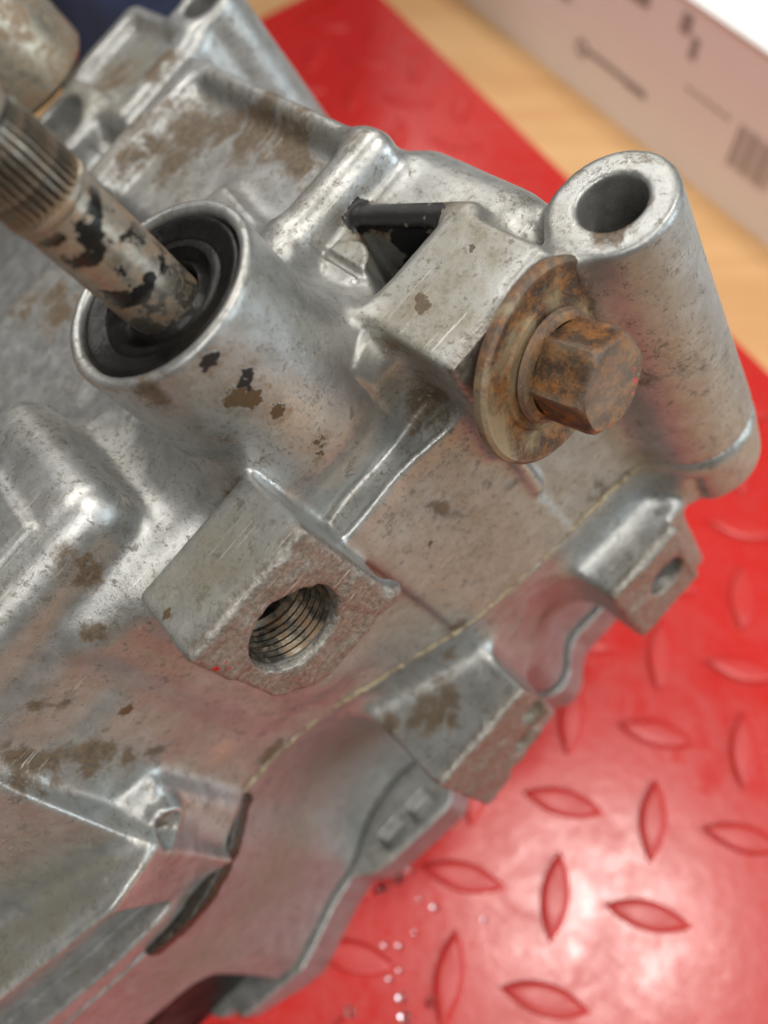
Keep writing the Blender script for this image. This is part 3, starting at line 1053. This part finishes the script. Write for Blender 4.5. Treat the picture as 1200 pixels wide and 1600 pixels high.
for k in range(NT):
    o = link(bpy.data.objects.new("spline_tooth", tooth_me), shaft)
    o.rotation_euler = (0, 0, 2 * math.pi * k / NT)

# oil seal
bm = bmesh.new()
lathe(bm, [(13.5, -6), (13.5, -1.2), (13.2, -.8), (12.5, -.75), (12.0, -1.25), (10.2, -1.4), (9.9, -1.75), (9.5, -1.45), (8.5, -1.5), (7.7, -2.6), (7.1, -3.2), (6.5, -2.3), (6.1, -2.0), (5.7, -2.4), (5.7, -5)], 96)
seal = bm_obj("oil_seal", mmscale(bm), M_RUBBER, gear, True, 50)
place(seal, 24.6, -29.3, 37.5)

# second shaft at the back
bm = bmesh.new()
R = lathe(bm, [(8, 0), (15.0, 0), (16.4, 1.6), (16.4, 55), (12, 56)], 64)
bm.faces.new(R[-1])
s2 = bm_obj("kick_shaft", mmscale(bm), M_STEEL_TAN, gear, True, 40)
place(s2, 47, -166, 13)

# rusty bolt: tilted a little in its lug
AFX = 13.7
bm = bmesh.new()
R = lathe(bm, [(5.0, -18), (5.0, 1.6), (8.6, 1.6), (9.0, 2.0), (8.7, 2.9), (7.4, 3.4)], 64)
rh = AFX / 2 / math.cos(math.pi / 6)
hexr = []
for s_, sc in ((3.2, 1.0), (10.4, 1.0), (11.7, .96), (12.3, .89)):
    ring = []
    for k in range(48):
        a = 2 * math.pi * k / 48
        m_ = (a + math.pi / 6) % (math.pi / 3) - math.pi / 6
        r_ = min(AFX / 2 / math.cos(m_), rh * sc) * (1 if s_ < 12.2 else .97)
        r_ += .12 * math.sin(5 * a + s_) * (s_ > 4.5)
        ring.append(bm.verts.new((r_ * math.cos(a), r_ * math.sin(a), s_)))
    hexr.append(ring)
for A, B in zip(hexr, hexr[1:]):
    for k in range(48):
        bm.faces.new((A[k], A[(k + 1) % 48], B[(k + 1) % 48], B[k]))
c_ = bm.verts.new((0, 0, 12.1))
for k in range(48): bm.faces.new((hexr[-1][k], hexr[-1][(k + 1) % 48], c_))
bolt = bm_obj("mounting_bolt", mmscale(bm), M_RUST, gear, True, 35)
bm = bmesh.new()
lathe(bm, [(5.5, .2), (15.3, -.7), (15.9, -.4), (16.1, .3), (16.0, 1.1), (15.4, 1.6), (14.4, 1.45), (11.2, .75), (10.6, .85), (10.2, 1.35), (5.5, 1.4)], 96)
washer = bm_obj("washer", mmscale(bm), M_RUSTW, bolt, True, 35)
bolt.location = obj_co([55.6, 2.0, -.4])
zax = Vector((1, .17, .05)).normalized(); xax = Vector((0, 0, -1)).cross(zax).normalized()
yax = zax.cross(xax)
bolt.rotation_euler = Matrix((xax, yax, zax)).transposed().to_euler()

# worn thread in the empty bolt hole
bm = bmesh.new()
prof = []
for k in range(6):
    prof += [(7.55, -1.8 - k * 1.3), (7.15, -2.45 - k * 1.3)]
prof += [(7.5, -9.8), (6.4, -10.4), (6.3, -24)]
R = lathe(bm, prof, 64)
bm.faces.new(R[-1])
th = bm_obj("thread", mmscale(bm), M_THREAD, gear, True, 20)
th.location = obj_co([0, 0, 0]); th.rotation_euler = (0, math.radians(90), 0)

# added black block, standing in for the dark void under the lower left edge
def void_fill(P):
    d = rbox(P, (-128, -70, -128), (-88, -24.5, -94), 4)
    d = d + .5 * vnoise(P, 6, 3) + .25 * vnoise(P, 2.5, 4)
    return np.maximum(d, .3 - zheight(P))
V, F = surface_nets(void_fill, (-132, -74, -132), (-84, -20, -90), 1.0)
mesh_np("void_block", obj_co(V), F[:, ::-1], M_RUBBER, gear)

# ------------------------------------------------------------------ prints on the box
def mark(a0, z0, w, h, rot=0.0, ring=False):
    bm = bmesh.new()
    if ring:
        n = 20
        o_ = [bm.verts.new((math.cos(2 * math.pi * k / n) * w, math.sin(2 * math.pi * k / n) * w, 0)) for k in range(n)]
        i_ = [bm.verts.new((math.cos(2 * math.pi * k / n) * w * .5, math.sin(2 * math.pi * k / n) * w * .5, 0)) for k in range(n)]
        for k in range(n): bm.faces.new((o_[k], o_[(k + 1) % n], i_[(k + 1) % n], i_[k]))
    else:
        bm.faces.new([bm.verts.new(p) for p in ((-w / 2, -h / 2, 0), (w / 2, -h / 2, 0), (w / 2, h / 2, 0), (-w / 2, h / 2, 0))])
    cr, sr_ = math.cos(rot), math.sin(rot)
    for v_ in bm.verts:
        x, y = v_.co.x * cr - v_.co.y * sr_, v_.co.x * sr_ + v_.co.y * cr
        v_.co = on_box(a0 + x, z0 + y, .35)
    return bm_obj("print_mark", bm, M_INK, box_root, False)


A0 = 106.5
mark(83.9 - A0, 17.5, 4.2, 0, ring=True)
mark(108 - A0, 18.2, 40, 2.6)
mark(122 - A0, 16.8, 14, 1.6)
mark(138.7 - A0, 57, 6, 8); mark(146 - A0, 50, 4, 9)
mark(111 - A0, 57, 12, 10)
for k in range(9):
    mark(181 - A0 + k * 2.6, 26, 1.1 + .7 * (k % 3 == 0), 19)
for k in range(3):
    mark(20 - A0 + k * 22, 40 - k * 3, 14, 3)
for r_ in range(4):
    x_ = 196 - A0
    for k in range(7):
        w_ = random.uniform(2.5, 7); mark(x_ + w_ / 2, 56 - r_ * 4.2, w_, 1.5); x_ += w_ + 1.6
for k in range(5):
    mark(150 - A0 + k * 5.5, 34, 4, 1.3)

# ------------------------------------------------------------------ water on the mat
DROP_LABEL = {(-1.8, 34): "largest water drop in the cluster touching the gearbox edge", (7.7, 38.2): "farthest water drop of the cluster, a little apart from the gearbox edge",
              (21.9, 34.8): "single water drop sitting on a level tread bar of the mat", (14.4, 28.4): "lone water drop on bare mat between the cluster and the tread bars",
              (28.1, 25.3): "water drop farthest right, beside an upright tread bar", (5.6, 1.5): "large water drop lowest in the picture, at the end of the row",
              (12.5, 5.2): "large water drop just left of the lowest upright tread bar", (4.8, 6.0): "large water drop near the end of the row, above the lowest one"}
def drop(x, y, r, h):
    bm = bmesh.new()
    n, m = 20, 7
    rows = []
    for j in range(m):
        a = (math.pi / 2) * j / m
        rows.append([bm.verts.new((r * math.cos(a) * math.cos(2 * math.pi * k / n) * MM, r * math.cos(a) * math.sin(2 * math.pi * k / n) * MM, h * math.sin(a) * MM)) for k in range(n)])
    top = bm.verts.new((0, 0, h * MM))
    for A, B in zip(rows, rows[1:]):
        for k in range(n): bm.faces.new((A[k], A[(k + 1) % n], B[(k + 1) % n], B[k]))
    for k in range(n): bm.faces.new((rows[-1][k], rows[-1][(k + 1) % n], top))
    bm.faces.new(rows[0][::-1])
    o = bm_obj("water_drop", bm, M_WATER)
    o.location = (x * HS * MM, y * HS * MM, .06 * MM)
    if (x, y) in DROP_LABEL: lab = DROP_LABEL[(x, y)]
    elif y > 33: lab = "clear water drop in the cluster touching the lower edge of the gearbox"
    elif x < 0: lab = "clear water drop on the shaded mat close under the gearbox edge"
    else: lab = "tiny clear water drop in the loose row running down the mat from the gearbox"
    tag(o, lab, "water drop", "water drops on the mat by the gearbox")


for x, y, r, h in ((-1.8, 34, 1.6, .7), (-3.2, 33.2, 1.2, .6), (.2, 33.6, 1.0, .5), (3.7, 35.7, 1.3, .6), (5.0, 36.6, 1.0, .5), (7.7, 38.2, .8, .4), (21.9, 34.8, .7, .4), (14.4, 28.4, .9, .45),
                   (.4, 18.7, .7, .35), (4.4, 18.7, .7, .35), (1.4, 13.4, .7, .35), (1.7, 10.6, .7, .35), (4.4, 12.6, .6, .3), (4.8, 6.0, 1.1, .55), (12.5, 5.2, 1.2, .6), (5.6, 1.5, 1.3, .6), (28.1, 25.3, .6, .3),
                   (-9, 3, 1.2, .5), (-6, 14, .8, .4), (8.6, 22, .5, .25), (10.2, 30.5, .5, .25)):
    drop(x, y, r * 1.3, h * 1.3)
